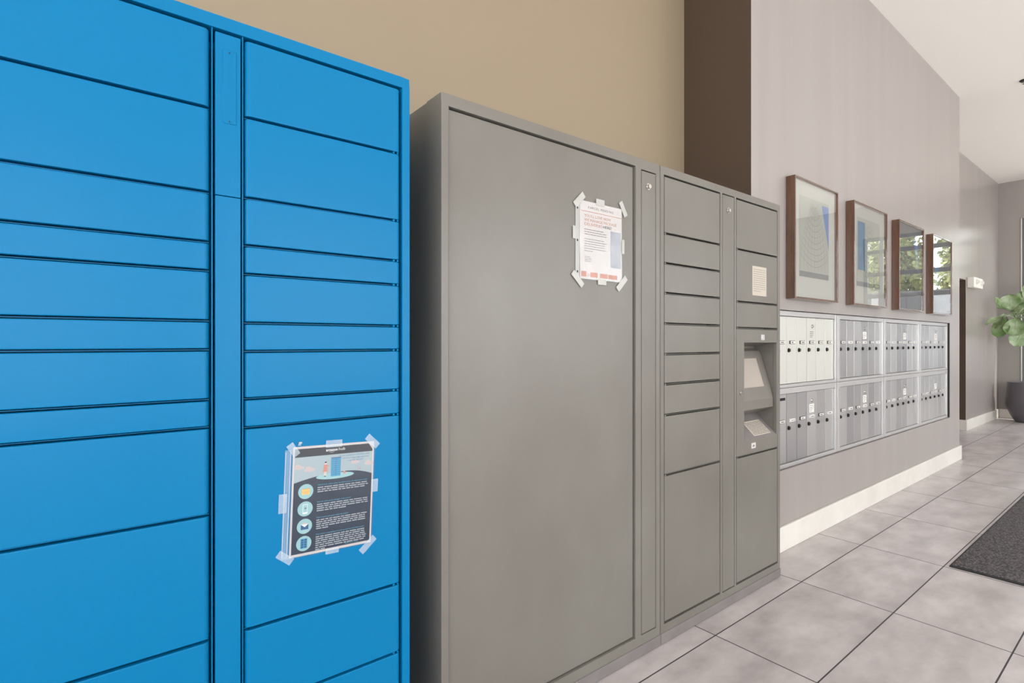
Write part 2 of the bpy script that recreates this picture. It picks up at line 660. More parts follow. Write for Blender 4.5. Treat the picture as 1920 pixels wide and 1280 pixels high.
def at(o, parent):
    """parent o, built in world coordinates, under a thing"""
    o.parent = parent
    if parent.parent is None:
        o.location = Vector(o.location) - Vector(parent.location)
    return o


def part(name, bm, m, parent, root, smooth=True, wn=False):
    """bm is in world coordinates; root is the top-level empty (unrotated)"""
    bmesh.ops.translate(bm, verts=bm.verts[:], vec=-Vector(root.location))
    return obj(name, bm, m, parent, smooth, wn)


def soft_door(bm, x0, x1, y0, y1, z0, z1):
    """pressed-steel door: wide roll on the upright edges, tight roll on the level ones"""
    box(bm, x0, x1, y0, y1, z0, z1)
    es = [e for e in bm.edges if all(abs(v.co.y - y0) < 1e-6 for v in e.verts) and abs(e.verts[0].co.x - e.verts[1].co.x) < 1e-6]
    bmesh.ops.bevel(bm, geom=es, offset=0.0125, segments=6, profile=0.5, affect='EDGES')
    es = [e for e in bm.edges if len(e.link_faces) == 2 and e.calc_face_angle(0) > 0.6
          and abs(e.verts[0].co.z - e.verts[1].co.z) < 1e-6 and max(v.co.y for v in e.verts) < y1 - 1e-5]
    bmesh.ops.bevel(bm, geom=es, offset=0.003, segments=2, profile=0.5, affect='EDGES')


Lz = [1.970, 1.791, 1.603, 1.4925, 1.4285, 1.317, 1.2525, 1.1415, 1.080, 0.885, 0.606, 0.330, 0.060]
Rz = [1.970, 1.790, 1.604, 1.4935, 1.427, 1.314, 1.248, 1.138, 1.071, 0.604, 0.416, 0.240, 0.060]
LX0, LX1, RXa, RXb = -0.187, 0.2125, 0.2845, 0.6775
bm = B()
box(bm, -0.215, 0.705, BY + .075, BY + .56, 0.0, 2.003, 0.002, 1)
plate(bm, -0.215, 0.705, 0.0, 2.0035, BY, BY + .076, [(-0.191, 0.6825, 0.056, 1.974)], .003)
for xr in (0.2165, 0.2790):
    box(bm, xr, xr + 0.0022, BY + .004, BY + .024, 0.056, 1.974)
for zs, xa, xb in ((Lz, LX0, LX1), (Rz, RXa, RXb)):
    for z in zs[1:-1]:
        box(bm, xa, xb, BY + .012, BY + .024, z - .0008, z + .0008)
        if xb < .5:
            continue
        box(bm, xb - .022, xb - .016, BY + .002, BY + .024, z - .003, z + .003, 0.001, 1)
        box(bm, xb - .010, xb - .005, BY + .002, BY + .024, z - .003, z + .003, 0.001, 1)
part('cabinet', bm, 'blue', bl, bl, wn=True)
for zs, xa, xb in ((Lz, LX0, LX1), (Rz, RXa, RXb)):
    for z1, z0 in zip(zs, zs[1:]):
        bm = B()
        soft_door(bm, xa, xb, BY + .0005, BY + .02, z0 + .0032, z1 - .0032)
        part('door', bm, 'blue', bl, bl, wn=True)
bm = B(); box(bm, 0.2235, 0.2755, BY + .002, BY + .02, 1.601, 1.967, 0.0015, 2)
up = part('center_panel', bm, 'blue', bl, bl, wn=True)
bm = B(); box(bm, 0.2235, 0.2755, BY + .002, BY + .02, 0.063, 1.5995, 0.0015, 2)
part('center_panel', bm, 'blue', bl, bl, wn=True)
bm = B(); box(bm, 0.238, 0.2665, BY + .0008, BY + .003, 1.765, 1.931, 0.0008, 1)
part('cover_plate', bm, 'blue', up, bl)
for z in (1.926, 1.770):
    bm = B(); cyl(bm, (0.2522, BY + .0012, z), 0.0016, -0.0012, n=10)
    part('screw', bm, 'dark_metal', up, bl)

# ------------------------------------------------------------------ grey parcel lockers
GY = 1.37
GT = 2.010


def cam_lock(x, z, y, parent, root):
    bm = B()
    cyl(bm, (x, y, z), 0.0135, -0.004, n=24)
    cyl(bm, (x, y - .004, z), 0.010, -0.008, n=24, r2=0.0088)
    l = part('lock', bm, 'chrome', parent, root)
    return l


def plinth(x0, x1, root):
    bm = B(); box(bm, x0 - .0012, x1 + .0012, GY - .004, GY + .03, 0.0025, 0.046, 0.002, 2)
    part('plinth', bm, 'plinth', root, root, wn=True)


g1 = thing('parcel_locker', 'grey steel parcel locker with one full-height oversize door', 'parcel locker', (1.35, GY + .3, 0))
bm = B()
box(bm, 0.820, 1.8765, GY + .085, GY + .575, 0.0, GT, 0.002, 1)
plate(bm, 0.8195, 1.877, 0.0, GT + .0005, GY, GY + .086, [(0.8455, 1.7185, 0.0835, 1.9745), (1.7545, 1.85, 0.0835, 1.9685)])
part('cabinet', bm, 'grey', g1, g1, wn=True)
bm = B(); box(bm, 0.8495, 1.7125, GY + .009, GY + .031, 0.0875, 1.970, 0.003, 2)
part('door', bm, 'grey', g1, g1, wn=True)
bm = B(); box(bm, 1.7575, 1.8475, GY + .001, GY + .031, 0.0865, 1.9645, 0.0015, 2)
s1 = part('lock_panel', bm, 'grey', g1, g1, wn=True)
cam_lock(1.797, 1.905, GY + .001, s1, g1)
plinth(0.820, 1.8765, g1)
bm = B(); cyl(bm, (0.8196, GY + .045, 1.985), 0.004, 0.001, 'X', 12)
part('rivet_hole', bm, 'dark_gap', g1, g1)

g2 = thing('parcel_locker', 'grey steel parcel locker with many small doors and a screen kiosk', 'parcel locker', (2.41, GY + .3, 0))
KX0, KX1 = 2.490, 2.910           # kiosk column
GX1 = 2.940
bm = B()
box(bm, 1.881, 2.485, GY + .075, GY + .15, 0.0, GT)
box(bm, 2.485, GX1, GY + .075, GY + .15, 0.0, 0.70)
box(bm, 2.485, GX1, GY + .075, GY + .15, 1.335, GT)
box(bm, 2.915, GX1, GY + .075, GY + .15, 0.69, 1.345)
box(bm, 2.482, 2.488, GY + .075, GY + .15, 0.69, 1.345)
box(bm, 2.485, GX1, GY + .142, GY + .152, 0.69, 1.345)
plate(bm, 1.8805, GX1 + .0005, 0.0, GT + .0005, GY, GY + .076, [(1.9055, 2.3445, .079, 1.9765), (2.362, 2.4725, .079, 1.9765), (2.4885, 2.9145, .079, 1.9765)])
# the rear of the cabinet, clear of the wall block at its right
box(bm, 1.881, GX1, GY + .15, GY + .575, 0.0, GT)
Az = [1.9735, 1.7285, 1.6025, 1.476, 1.3465, 1.2175, 1.090, 0.959, 0.705, 0.082]
Cz = [1.9735, 1.7255, 1.4675, 1.3385, 0.700, 0.082]
for zs, xa, xb in ((Az, 1.9085, 2.3415), (Cz, 2.4915, 2.9115)):
    for z in zs[1:-1]:
        box(bm, xa, xb, GY + .012, GY + .024, z - .001, z + .001)
        box(bm, xa + .002, xa + .010, GY - .001, GY + .024, z - .0045, z + .0045, 0.001, 1)
part('cabinet', bm, 'grey', g2, g2, wn=True)
for z1, z0 in zip(Az, Az[1:]):
    bm = B(); box(bm, 1.9098, 2.3402, GY + .001, GY + .02, z0 + .0062, z1 - .0042, 0.002, 2)
    part('door', bm, 'grey', g2, g2, wn=True)
for k, (z1, z0) in enumerate(zip(Cz, Cz[1:])):
    if k == 3:
        continue
    bm = B(); box(bm, 2.4930, 2.9100, GY + .001, GY + .02, z0 + .0062, z1 - .0042, 0.002, 2)
    d = part('door', bm, 'grey', g2, g2, wn=True)
    if k == 1:
        bm = B(); box(bm, 2.645, 2.790, GY + .0002, GY + .0012, 1.508, 1.658)
        rr = random.Random(3)
        for i in range(11):
            words(bm, 2.655, 2.78 - (0.05 if i == 10 else 0), 1.64 - i * .011, 0.0045, GY + .0001, rr, 1)
        lb = part('instruction_label', bm, ['cream', 'ink_faint'], d, g2, False)
        lb['label'] = 'cream paper label'
bm = B(); box(bm, 2.3650, 2.4695, GY + .001, GY + .02, 0.083, 1.9725, 0.0015, 2)
s2 = part('lock_panel', bm, 'grey', g2, g2, wn=True)
cam_lock(2.412, 1.901, GY + .001, s2, g2)
plinth(1.881, GX1, g2)
# kiosk: frame around a recess, sloping screen above a sloping shelf
kx0, kx1, kz0, kz1 = 2.566, 2.9045, 0.774, 1.267
bm = B()
z0, z1 = 0.7065, 1.3335
plate(bm, 2.4915, 2.9115, z0, z1, GY + .001, GY + .02, [(kx0, kx1, kz0, kz1)], .0015)
# liner of the recess
box(bm, kx0 - .006, kx0, GY + .019, GY + .13, kz0 - .004, kz1 + .004)
box(bm, kx1, kx1 + .006, GY + .019, GY + .13, kz0 - .004, kz1 + .004)
box(bm, kx0 - .006, kx1 + .006, GY + .122, GY + .13, kz0, kz1)
# ceiling of the recess slopes down towards the back
poly(bm, [(kx0, GY + .019, kz1), (kx1, GY + .019, kz1), (kx1, GY + .124, kz1 - .02), (kx0, GY + .124, kz1 - .02)])
kp = part('kiosk_panel', bm, 'grey', g2, g2, wn=True)


def prism_x(bm, prof, x0, x1):
    a = [bm.verts.new((x0, y, z)) for y, z in prof]
    b = [bm.verts.new((x1, y, z)) for y, z in prof]
    n = len(prof)
    bm.faces.new(a)
    bm.faces.new(b[::-1])
    for i in range(n):
        bm.faces.new([a[i], a[(i + 1) % n], b[(i + 1) % n], b[i]])


bm = B()
prism_x(bm, [(1.492, kz1 - .03), (1.462, kz1 - .045), (1.450, 1.190), (1.399, 1.022), (1.386, 0.970), (1.386, 0.922), (1.470, 0.885), (1.492, 0.885)], kx0, kx1 - .006)
bmesh.ops.bevel(bm, geom=bm.edges[:], offset=0.003, segments=2, profile=0.5, affect='EDGES')
term = part('terminal_housing', bm, 'grey', kp, g2, wn=True)
n_ = Vector((0, -0.957, 0.290))
bm = B()
for xx in ((kx0 + .03, kx1 - .075),):
    p0, p1 = Vector((0, 1.4475, 1.182)), Vector((0, 1.4025, 1.034))
    vs = []
    for off in (0.0012, -0.002):
        for x, p in ((xx[0], p0), (xx[1], p0), (xx[1], p1), (xx[0], p1)):
            q = p + n_ * off
            vs.append(bm.verts.new((x, q.y, q.z)))
    bm.faces.new(vs[:4]); bm.faces.new(vs[7:3:-1])
    for i in range(4):
        bm.faces.new([vs[i], vs[(i + 1) % 4], vs[4 + (i + 1) % 4], vs[4 + i]])
sc_ = part('touch_screen', bm, 'screen', kp, g2, False)
sc_['label'] = 'glossy sloping screen'
bm = B()
prism_x(bm, [(1.372, kz0 - .004), (1.372, kz0), (1.490, 0.886), (1.492, kz0 - .004)], kx0, kx1)
part('shelf', bm, 'plinth', kp, g2, False)
bm = B()
rr = random.Random(5)


def on_shelf(x, t, off=0.0006):
    y = 1.372 + (1.490 - 1.372) * t
    z = kz0 + (0.886 - kz0) * t
    return (x, y - off * .69, z + off * .73)


for i in range(9):
    t0 = 0.14 + i * 0.055
    x = 2.70
    while x < 2.855:
        wl = min(rr.uniform(.008, .022), 2.86 - x)
        poly(bm, [on_shelf(x, t0, .0012), on_shelf(x + wl, t0, .0012), on_shelf(x + wl, t0 + .024, .0012), on_shelf(x, t0 + .024, .0012)], 1)
        x += wl + .003
poly(bm, [on_shelf(2.69, .10), on_shelf(2.865, .10), on_shelf(2.865, .66), on_shelf(2.69, .66)], 0)
part('printed_notice', bm, ['cream', 'ink_grey'], kp, g2, False)
cam_lock(2.533, 1.019, GY + .001, kp, g2)
bm = B(); box(bm, 2.636, 2.680, GY + .0008, GY + .002, 0.729, 0.757, 0.0004, 1)
poly(bm, [(2.646, GY + .0006, .737), (2.672, GY + .0006, .737), (2.664, GY + .0006, .748), (2.650, GY + .0006, .746)], 1)
part('sticker', bm, ['paper', 'ink_faint'], kp, g2, False)
bm = B(); box(bm, 2.735, 2.770, GY - .001, GY + .004, 1.279, 1.309, 0.001, 1); box(bm, 2.742, 2.763, GY - .003, GY, 1.285, 1.303, 0.001, 1)
part('sensor_cover', bm, 'alu_frame', kp, g2)

# ------------------------------------------------------------------ taped notice on the blue locker
PR = math.radians(2.2)
n1 = thing('notice', 'navy printed delivery notice in a plastic sleeve taped to the blue locker', 'poster',
           (0.381, BY + .0002, 0.746), rot=(0, PR, 0))
W_, H_ = 0.209, 0.268
bm = B(); box(bm, 0, W_, -.0006, -.0001, 0, H_)
obj('paper', bm, 'paper', n1, False)
# print: 0 navy 1 sky 2 mint 3 pink 4 coral 5 skin 6 locker blue 7 deep blue 8 yellow 9 white 10 navy ink 11 paper
PM = ['navy', 'haze', 'mint', 'pink', 'coral', 'skin', 'mid_blue', 'deep_blue', 'yellow', 'ink_white', 'navy2', 'paper', 'ink_text']
bm = B()


def rect(bm, u0, u1, v0, v1, y, mi):
    poly(bm, [(u0, y, v0), (u1, y, v0), (u1, y, v1), (u0, y, v1)], mi)


def ell(bm, u, v, ru, rv, y, mi, n=28):
    poly(bm, [(u + ru * math.cos(2 * math.pi * i / n), y, v + rv * math.sin(2 * math.pi * i / n)) for i in range(n)], mi)


L1, L2, L3, L4, L5 = -.0008, -.0010, -.0012, -.0014, -.0016
mg = 0.0045
rect(bm, mg, W_ - mg, 0.242, 0.2625, L1, 10)
poly(bm, [(W_ - .0155, L2, .2625), (W_ - mg, L2, .2625), (W_ - mg, L2, .2475)], 11)
rect(bm, mg, W_ - mg, 0.16, 0.242, L1, 1)
for cu, cv, s in ((.016, .2165, 1), (.042, .209, 1.05), (.158, .2175, .9), (.196, .2105, 1)):
    ell(bm, cu, cv, .013 * s, .0042 * s, L2, 3)
    ell(bm, cu - .003, cv + .004 * s, .007 * s, .0045 * s, L2 - .00008, 3)
hill = []
N = 30
for i in range(N + 1):
    u = mg + (W_ - 2 * mg) * i / N
    s = (u - .135) / .129
    hill.append((u, L2 - .00005, 0.197 - 0.017 * s * s if u < .135 else 0.197 - 0.028 * ((u - .135) / .1) ** 2))
poly(bm, [(W_ - mg, L2 - .00005, .0065), (mg, L2 - .00005, .0065)] + hill, 0)
ell(bm, .1065, .188, .049, .0078, L3, 2)
rect(bm, .0945, .1195, .1865, .2345, L4, 6)
for i in range(8):
    rect(bm, .0955, .1185, .1915 + i * .0053, .1922 + i * .0053, L5, 7)
rect(bm, .1066, .1073, .1875, .2335, L5, 7)
rect(bm, .0945, .1195, .2325, .2345, L5, 7)
# woman in a coat beside the locker
rect(bm, .0775, .0795, .190, .202, L4, 5); rect(bm, .0810, .0830, .190, .202, L4, 5)
poly(bm, [(.0745, L5, .2005), (.0860, L5, .2005), (.0840, L5, .2185), (.0770, L5, .2185)], 4)
poly(bm, [(.0842, L5, .2160), (.0850, L5, .2130), (.0898, L5, .2145), (.0893, L5, .2160)], 4)
ell(bm, .0805, .2215, .0024, .0030, L5, 5, 14); ell(bm, .0805, .2240, .0027, .0019, L5 - .0001, 10, 14)
ell(bm, .0796, .1892, .0032, .0010, L5, 10, 12)
# little dog and far plants
ell(bm, .1305, .1935, .0042, .0028, L4, 4, 14); ell(bm, .1290, .1975, .0020, .0024, L4, 3, 12)
rect(bm, .1660, .1665, .1960, .2075, L4, 4); rect(bm, .1712, .1726, .1960, .2030, L4, 4)
for cv in (.157, .1145, .072, .030):
    ell(bm, .034, cv, .0183, .0183, L3, 2, 36)
# parcel
rect(bm, .0245, .0435, .1495, .1630, L4, 8); rect(bm, .0245, .0435, .1565, .1572, L5, 4); rect(bm, .029, .038, .1530, .1540, L5, 4); rect(bm, .0245, .0435, .1630, .1640, L5, 4)
# phone
rect(bm, .0280, .0400, .1020, .1260, L4, 9); rect(bm, .0292, .0388, .1065, .1245, L5, 2); rect(bm, .0330, .0345, .1140, .1180, L5 - .0001, 10); rect(bm, .0355, .0366, .1140, .1180, L5 - .0001, 10)
# envelope
rect(bm, .0250, .0435, .0640, .0760, L4, 7); poly(bm, [(.0250, L5, .0770), (.0435, L5, .0770), (.0343, L5, .0700)], 9); poly(bm, [(.0270, L5, .0770), (.0343, L5, .0830), (.0415, L5, .0770)], 3)
# locker
rect(bm, .0258, .0420, .0180, .0420, L4, 6)
for i in range(4):
    rect(bm, .0270, .0330, .0195 + i * .0056, .0240 + i * .0056, L5, 7); rect(bm, .0348, .0408, .0195 + i * .0056, .0240 + i * .0056, L5, 7)
obj('printed_page', bm, PM, n1, False)
bm = B()
text_into(bm, 'amazon', .0800, .2515, .0098, L4, width=.0300, bold=.0002)
text_into(bm, 'hub', .1122, .2515, .0105, L4, width=.0165)
for i in range(12):
    t0, t1 = i / 12, (i + 1) / 12
    f_ = lambda t: (.088 + .014 * t, L4, .2500 - .0022 * math.sin(math.pi * t))
    a_, b_ = f_(t0), f_(t1)
    poly(bm, [a_, b_, (b_[0], L4, b_[2] + .0006), (a_[0], L4, a_[2] + .0006)])
lt = obj('lettering', bm, 'ink_white', n1, False); lt['label'] = 'white heading lettering'
bm = B()
text_into(bm, 'For any questions or comments, email', .1555, .2355, .0052, L4, 'CENTER')
text_into(bm, 'hub-locker-support@amazon.com', .1590, .2285, .0052, L4, 'CENTER')
text_into(bm, 'or call 888-283-2477', .1575, .2215, .0052, L4, 'CENTER')
obj('lettering', bm, 'ink_teal', n1, False)['label'] = 'blue contact lettering'
heads = [(.1675, 'Will all of my online orders be delivered into the Apartment Locker?', .131),
         (.1255, 'How do I pick up my packages in the Locker?', .087),
         (.0865, 'Didn\'t receive package(s) within the Locker?', .082),
         (.0450, 'Don\'t have a smartphone to pick up and use the Hub Locker?', .126)]
for v, s, wd in heads:
    bm = B(); text_into(bm, s, .0625, v, .0052, L3, width=wd)
    obj('lettering', bm, 'ink_cyan', n1, False)['label'] = 'cyan question lettering'
bm = B(); text_into(bm, 'Need more help?', .137, .0095, .0045, L3, width=.036)
obj('lettering', bm, 'ink_cyan', n1, False)['label'] = 'small cyan line at the foot'
rr = random.Random(11)
for (v, s, wd), nl, last in zip(heads, (3, 4, 5, 7), (.125, .075, .035, .024)):
    bm = B()
    for i in range(nl):
        words(bm, .0625, .0625 + (last if i == nl - 1 else rr.uniform(.126, .134)), v - .0052 * (i + 1) - .0008, .0040, L3, rr)
    obj('body_text', bm, 'ink_text', n1, False)['label'] = 'small pale body print'
bm = B(); box(bm, -.003, W_ + .003, -.0023, -.0019, -.003, H_ + .002)
obj('sleeve', bm, 'sleeve', n1, False)
bm = B(); box(bm, -.0185, -.003, -.0012, -.0006, .0, .262)
st = obj('binding_strip', bm, 'strip', n1, False)
bm = B()
for u in (-.0172, -.0060):
    for i in range(72):
        rect(bm, u, u + .0011, .006 + i * .0035, .008 + i * .0035, -.0013, 0)
obj('perforation', bm, 'ink_white', st, False)


def tape(parent, m, cu, cv, ln, wd, ang, y=-.0026):
    bm = B()
    c, s = math.cos(math.radians(ang)), math.sin(math.radians(ang))
    n = 5
    pts = []
    for k in range(n + 1):
        t = -ln / 2 + ln * k / n
        for q in (-wd / 2, wd / 2):
            pts.append((cu + t * c - q * s, cv + t * s + q * c, .0006 * math.sin(k * 1.9)))
    for dy in (0, -.0002):
        vs = [bm.verts.new((p[0], y + dy - abs(p[2]), p[1])) for p in pts]
        for k in range(n):
            bm.faces.new([vs[2 * k], vs[2 * k + 2], vs[2 * k + 3], vs[2 * k + 1]])
    return obj('tape', bm, m, parent, False)


tape(n1, 'tape', .0, .262, .034, .018, -55)
tape(n1, 'tape', .100, .270, .042, .018, 0)
tape(n1, 'tape', .203, .268, .042, .018, -42)
tape(n1, 'tape', -.020, .135, .046, .019, 90)
tape(n1, 'tape', .213, .150, .034, .019, 90)
tape(n1, 'tape', -.010, .004, .042, .018, -38)
tape(n1, 'tape', .200, -.004, .050, .018, 42)
tape(n1, 'tape', .105, -.001, .034, .014, 0)
bm = B()
for k in range(5):
    a0, a1 = k * .5, (k + 1) * .5
    r = .006
    poly(bm, [(.010, -.003 - r * (1 - math.cos(a0)), .272 + r * math.sin(a0) * 1.6), (.018, -.003 - r * (1 - math.cos(a0)), .272 + r * math.sin(a0) * 1.6),
              (.016, -.003 - r * (1 - math.cos(a1)), .272 + r * math.sin(a1) * 1.6), (.012, -.003 - r * (1 - math.cos(a1)), .272 + r * math.sin(a1) * 1.6)])
obj('tape', bm, 'tape_g', n1, False)['label'] = 'curled end of tape'

# ------------------------------------------------------------------ taped notice on the grey locker
n2 = thing('notice', 'white printed notice with salmon lettering taped to the large grey door', 'poster', (1.407, GY + .0085, 1.503))
W2, H2 = 0.234, 0.287
bm = B()
nx, nz = 20, 24


def wav0(u, v):
    return -.0012 - .0022 * (0.5 + 0.5 * math.sin(u * 85 + 2 * math.sin(v * 26))) * max(0.06, 1 - v / .11) - .0005 * math.sin(v * 26 + u * 12) ** 2


def wav(u, v):
    """height of the page, as its mesh has it (bilinear between its points)"""
    fu = min(max(u / W2 * nx, 0), nx - 1e-6)
    fv = min(max(v / H2 * nz, 0), nz - 1e-6)
    i, j = int(fu), int(fv)
    a, b = fu - i, fv - j
    g = lambda p, q: wav0(W2 * p / nx, H2 * q / nz)
    return (g(i, j) * (1 - a) + g(i + 1, j) * a) * (1 - b) + (g(i, j + 1) * (1 - a) + g(i + 1, j + 1) * a) * b


grid = [[bm.verts.new((W2 * i / nx, wav(W2 * i / nx, H2 * j / nz), H2 * j / nz)) for i in range(nx + 1)] for j in range(nz + 1)]
for j in range(nz):
    for i in range(nx):
        bm.faces.new([grid[j][i], grid[j][i + 1], grid[j + 1][i + 1], grid[j + 1][i]])
# give the page a back so that it is a sheet
back = [bm.verts.new(p) for p in ((0, -.0002, 0), (W2, -.0002, 0), (W2, -.0002, H2), (0, -.0002, H2))]
bm.faces.new(back)
obj('paper', bm, 'paper', n2, True)


def drape(bm, off):
    """lay flat print onto the waved page"""
    for v in bm.verts:
        v.co.y = wav(v.co.x, v.co.z) + off


def rect_g(bm, u0, u1, v0, v1, mi, n=10, m_=6):
    g = [[bm.verts.new((u0 + (u1 - u0) * i / n, 0, v0 + (v1 - v0) * j / m_)) for i in range(n + 1)] for j in range(m_ + 1)]
    for j in range(m_):
        for i in range(n):
            f = bm.faces.new([g[j][i], g[j][i + 1], g[j + 1][i + 1], g[j + 1][i]])
            f.material_index = mi


bm = B()
rect_g(bm, .006, W2 - .002, .2490, .2508, 0, 16, 1)
for u0, u1, dv in ((.006, .034, .004), (.056, .094, .002), (.108, .150, .001), (.154, .206, 0)):
    rect_g(bm, u0, u1, .008, .024 + dv, 0, 6, 3)
rect_g(bm, .036, .054, .010, .022, 2, 3, 2)
rect_g(bm, .168, .228, .052, .192, 1, 10, 16)
drape(bm, -.0005)
obj('printed_page', bm, ['ink_salmon', 'photo_a', 'pink'], n2, False)
bm = B()
text_into(bm, 'PARCEL PENDING', .044, .2615, .0120, 0, width=.140, spacing=1.3)
drape(bm, -.0005)
obj('lettering', bm, 'ink_grey', n2, False)['label'] = 'grey heading lettering'
bm = B()
text_into(bm, "YOU'LL LOVE HOW", .024, .2290, .0150, 0, width=.145)
text_into(bm, 'WE MANAGE PACKAGE', .024, .2135, .0150, 0, width=.178)
text_into(bm, 'DELIVERIES ', .024, .1980, .0150, 0, width=.095)
drape(bm, -.0005)
obj('lettering', bm, 'ink_salmon', n2, False)['label'] = 'salmon headline lettering'
bm = B()
text_into(bm, 'HERE!', .124, .1980, .0150, 0, width=.048)
drape(bm, -.0005)
obj('lettering', bm, 'ink_black', n2, False)['label'] = 'dark headline word'
bm = B()
rr = random.Random(4)
for i in range(10):
    if i in (3,):
        continue
    words(bm, .024, .024 + (.045 if i == 9 else rr.uniform(.105, .125)), .182 - i * .0088, .0042, 0, rr)
for i in range(4):
    words(bm, .026, .060, .082 - i * .006, .0034, 0, rr)
drape(bm, -.0005)
obj('body_text', bm, 'ink_faint', n2, False)['label'] = 'faint grey body print'
bm = B()
grid = [[bm.verts.new((-.002 + (W2 + .004) * i / nx, wav(W2 * i / nx, H2 * j / nz) - .0014, -.002 + (H2 + .004) * j / nz)) for i in range(nx + 1)] for j in range(nz + 1)]
for j in range(nz):
    for i in range(nx):
        bm.faces.new([grid[j][i], grid[j][i + 1], grid[j + 1][i + 1], grid[j + 1][i]])
obj('sleeve', bm, 'sleeve', n2, True)
bm = B(); box(bm, -.022, -.002, -.0022, -.0014, -.001, .276)
st = obj('binding_strip', bm, 'strip_g', n2, False)
for v in (.024, .138, .256):
    bm = B(); ell(bm, -.012, v, .0034, .0046, -.0024, 0, 16)
    obj('punched_hole', bm, 'dark_gap', st, False)
tape(n2, 'tape_g', -.004, .286, .066, .024, 44, -.0042)
tape(n2, 'tape_g', .108, .292, .046, .024, 0, -.0042)
tape(n2, 'tape_g', .240, .288, .062, .022, -58, -.0042)
tape(n2, 'tape_g', -.030, .165, .046, .014, 90, -.0032)
tape(n2, 'tape_g', .239, .140, .056, .015, 90, -.0042)
tape(n2, 'tape_g', -.012, -.004, .070, .022, -42, -.0042)
tape(n2, 'tape_g', .118, -.006, .046, .022, 0, -.0042)
tape(n2, 'tape_g', .232, -.004, .072, .024, 44, -.0042)

# ------------------------------------------------------------------ mailboxes in the recess
FY = 1.549           # face of the frames
DYF = 1.560          # face of the doors
BX = [3.250, 4.200, 5.150, 6.100, 7.040]
PLACE = ['nearest the grey lockers', 'second from the grey lockers', 'third from the grey lockers', 'at the far end']


def mailbox_unit(k, upper):
    x0, x1 = BX[k], BX[k + 1] - .010
    z0, z1 = (0.985, 1.464) if upper else (0.486, 0.983)
    dz0, dz1 = (1.008, 1.430) if upper else (0.513, 0.943)
    d0 = x0 + .045
    d1 = x1 - .036
    pitch = (d1 - d0) / 6
    lab = 'upper pale mailbox unit with a printed decal, nearest the grey lockers' if (k == 0 and upper) else '%s brushed aluminium mailbox unit, %s' % ('upper' if upper else 'lower', PLACE[k])
    t = thing('mailbox_unit', lab, 'mailboxes', ((x0 + x1) / 2, FY + .03, z0), 'aluminium mailbox units in the wall recess')
    bm = B()
    box(bm, x0, d0 - .003, FY, FY + .068, z0, z1, 0.0025, 2)
    box(bm, d1 + .003, x1, FY, FY + .068, z0, z1, 0.0025, 2)
    box(bm, d0 - .004, d1 + .004, FY + .0004, FY + .068, dz1 + .003, z1, 0.0025, 2)
    box(bm, d0 - .004, d1 + .004, FY + .0004, FY + .068, z0, dz0 - .003, 0.0025, 2)
    box(bm, d0 - .004, d1 + .004, FY + .035, FY + .068, dz0 - .004, dz1 + .004, 0, 1, 1)
    part('frame', bm, ['alu_frame', 'dark_gap'], t, t, wn=True)
    tz = 1.268 if upper else 0.774
    lz = 1.218 if upper else 0.728
    rr = random.Random(k * 2 + upper)
    for i in range(6):
        a, b = d0 + pitch * i + .0018, d0 + pitch * (i + 1) - .0018
        sag = rr.choice((0, 0, 0, .0025))
        bm = B(); box(bm, a, b - sag, DYF, DYF + .02, dz0, dz1, 0.0015, 2)
        d = part('door', bm, 'alu_pale' if (k == 0 and upper) else 'alu', t, t, wn=True)
        bm = B(); cyl(bm, (a + .022, DYF, lz), .0135, -.004, n=20); cyl(bm, (a + .022, DYF - .004, lz), .0105, -.006, n=20)
        part('lock', bm, 'dark_metal', d, t)
        bm = B(); box(bm, a + .032, a + .110, DYF - .0025, DYF, tz - .011, tz + .011, 0.001, 1)
        box(bm, a + .046, a + .108, DYF - .0031, DYF - .002, tz - .008, tz + .008, 0, 1, 1)
        words(bm, a + .056, a + .098, tz - .004, .011, DYF - .0033, rr, 2)
        part('name_plate', bm, ['dark_metal' if (k == 0 and upper) or i % 2 == 0 else 'alu_frame', 'white', 'ink_grey'], d, t, False)
        if i == 3:
            mz = 1.374 if upper else 0.881
            c = (a + b) / 2
            bm = B(); cyl(bm, (c + .005, DYF, mz), .013, -.003, n=24); cyl(bm, (c + .005, DYF - .003, mz), .007, -.006, n=16)
            part('master_lock', bm, 'chrome', d, t)
            bm = B()
            rrr = random.Random(9 + k)
            if not (k == 0 and upper):
                box(bm, c - .036, c + .036, DYF - .0008, DYF + .0002, mz - .081, mz - .025, 0, 1, 0)
            for r_ in range(4):
                words(bm, c - .027, c + .028 - (.02 if r_ == 3 else 0), mz - .038 - r_ * .0115, .0065, DYF - .0010, rrr, 1)
            part('sticker', bm, ['white', 'ink_grey'], d, t, False)
        if i == 0 and k == 0 and not upper:
            bm = B(); box(bm, a + .02, b - .02, DYF - .0015, DYF, .905, .922, 0.0006, 1)
            part('mail_slot', bm, 'dark_gap', d, t)
    return t


for k in range(4):
    mailbox_unit(k, True)
    mailbox_unit(k, False)
# slim strips around the recess, the one on the right jamb dark
bm = B()
box(bm, RX0, RX1, FY + .03, RD, RZ0, RZ0 + .003)
box(bm, RX0, RX1, FY + .03, RD, RZ1 - .003, RZ1)
struct('trim_1', bm, 'taupe')
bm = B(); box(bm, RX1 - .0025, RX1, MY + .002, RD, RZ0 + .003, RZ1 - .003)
struct('dark_jamb_strip', bm, 'dark_edge')

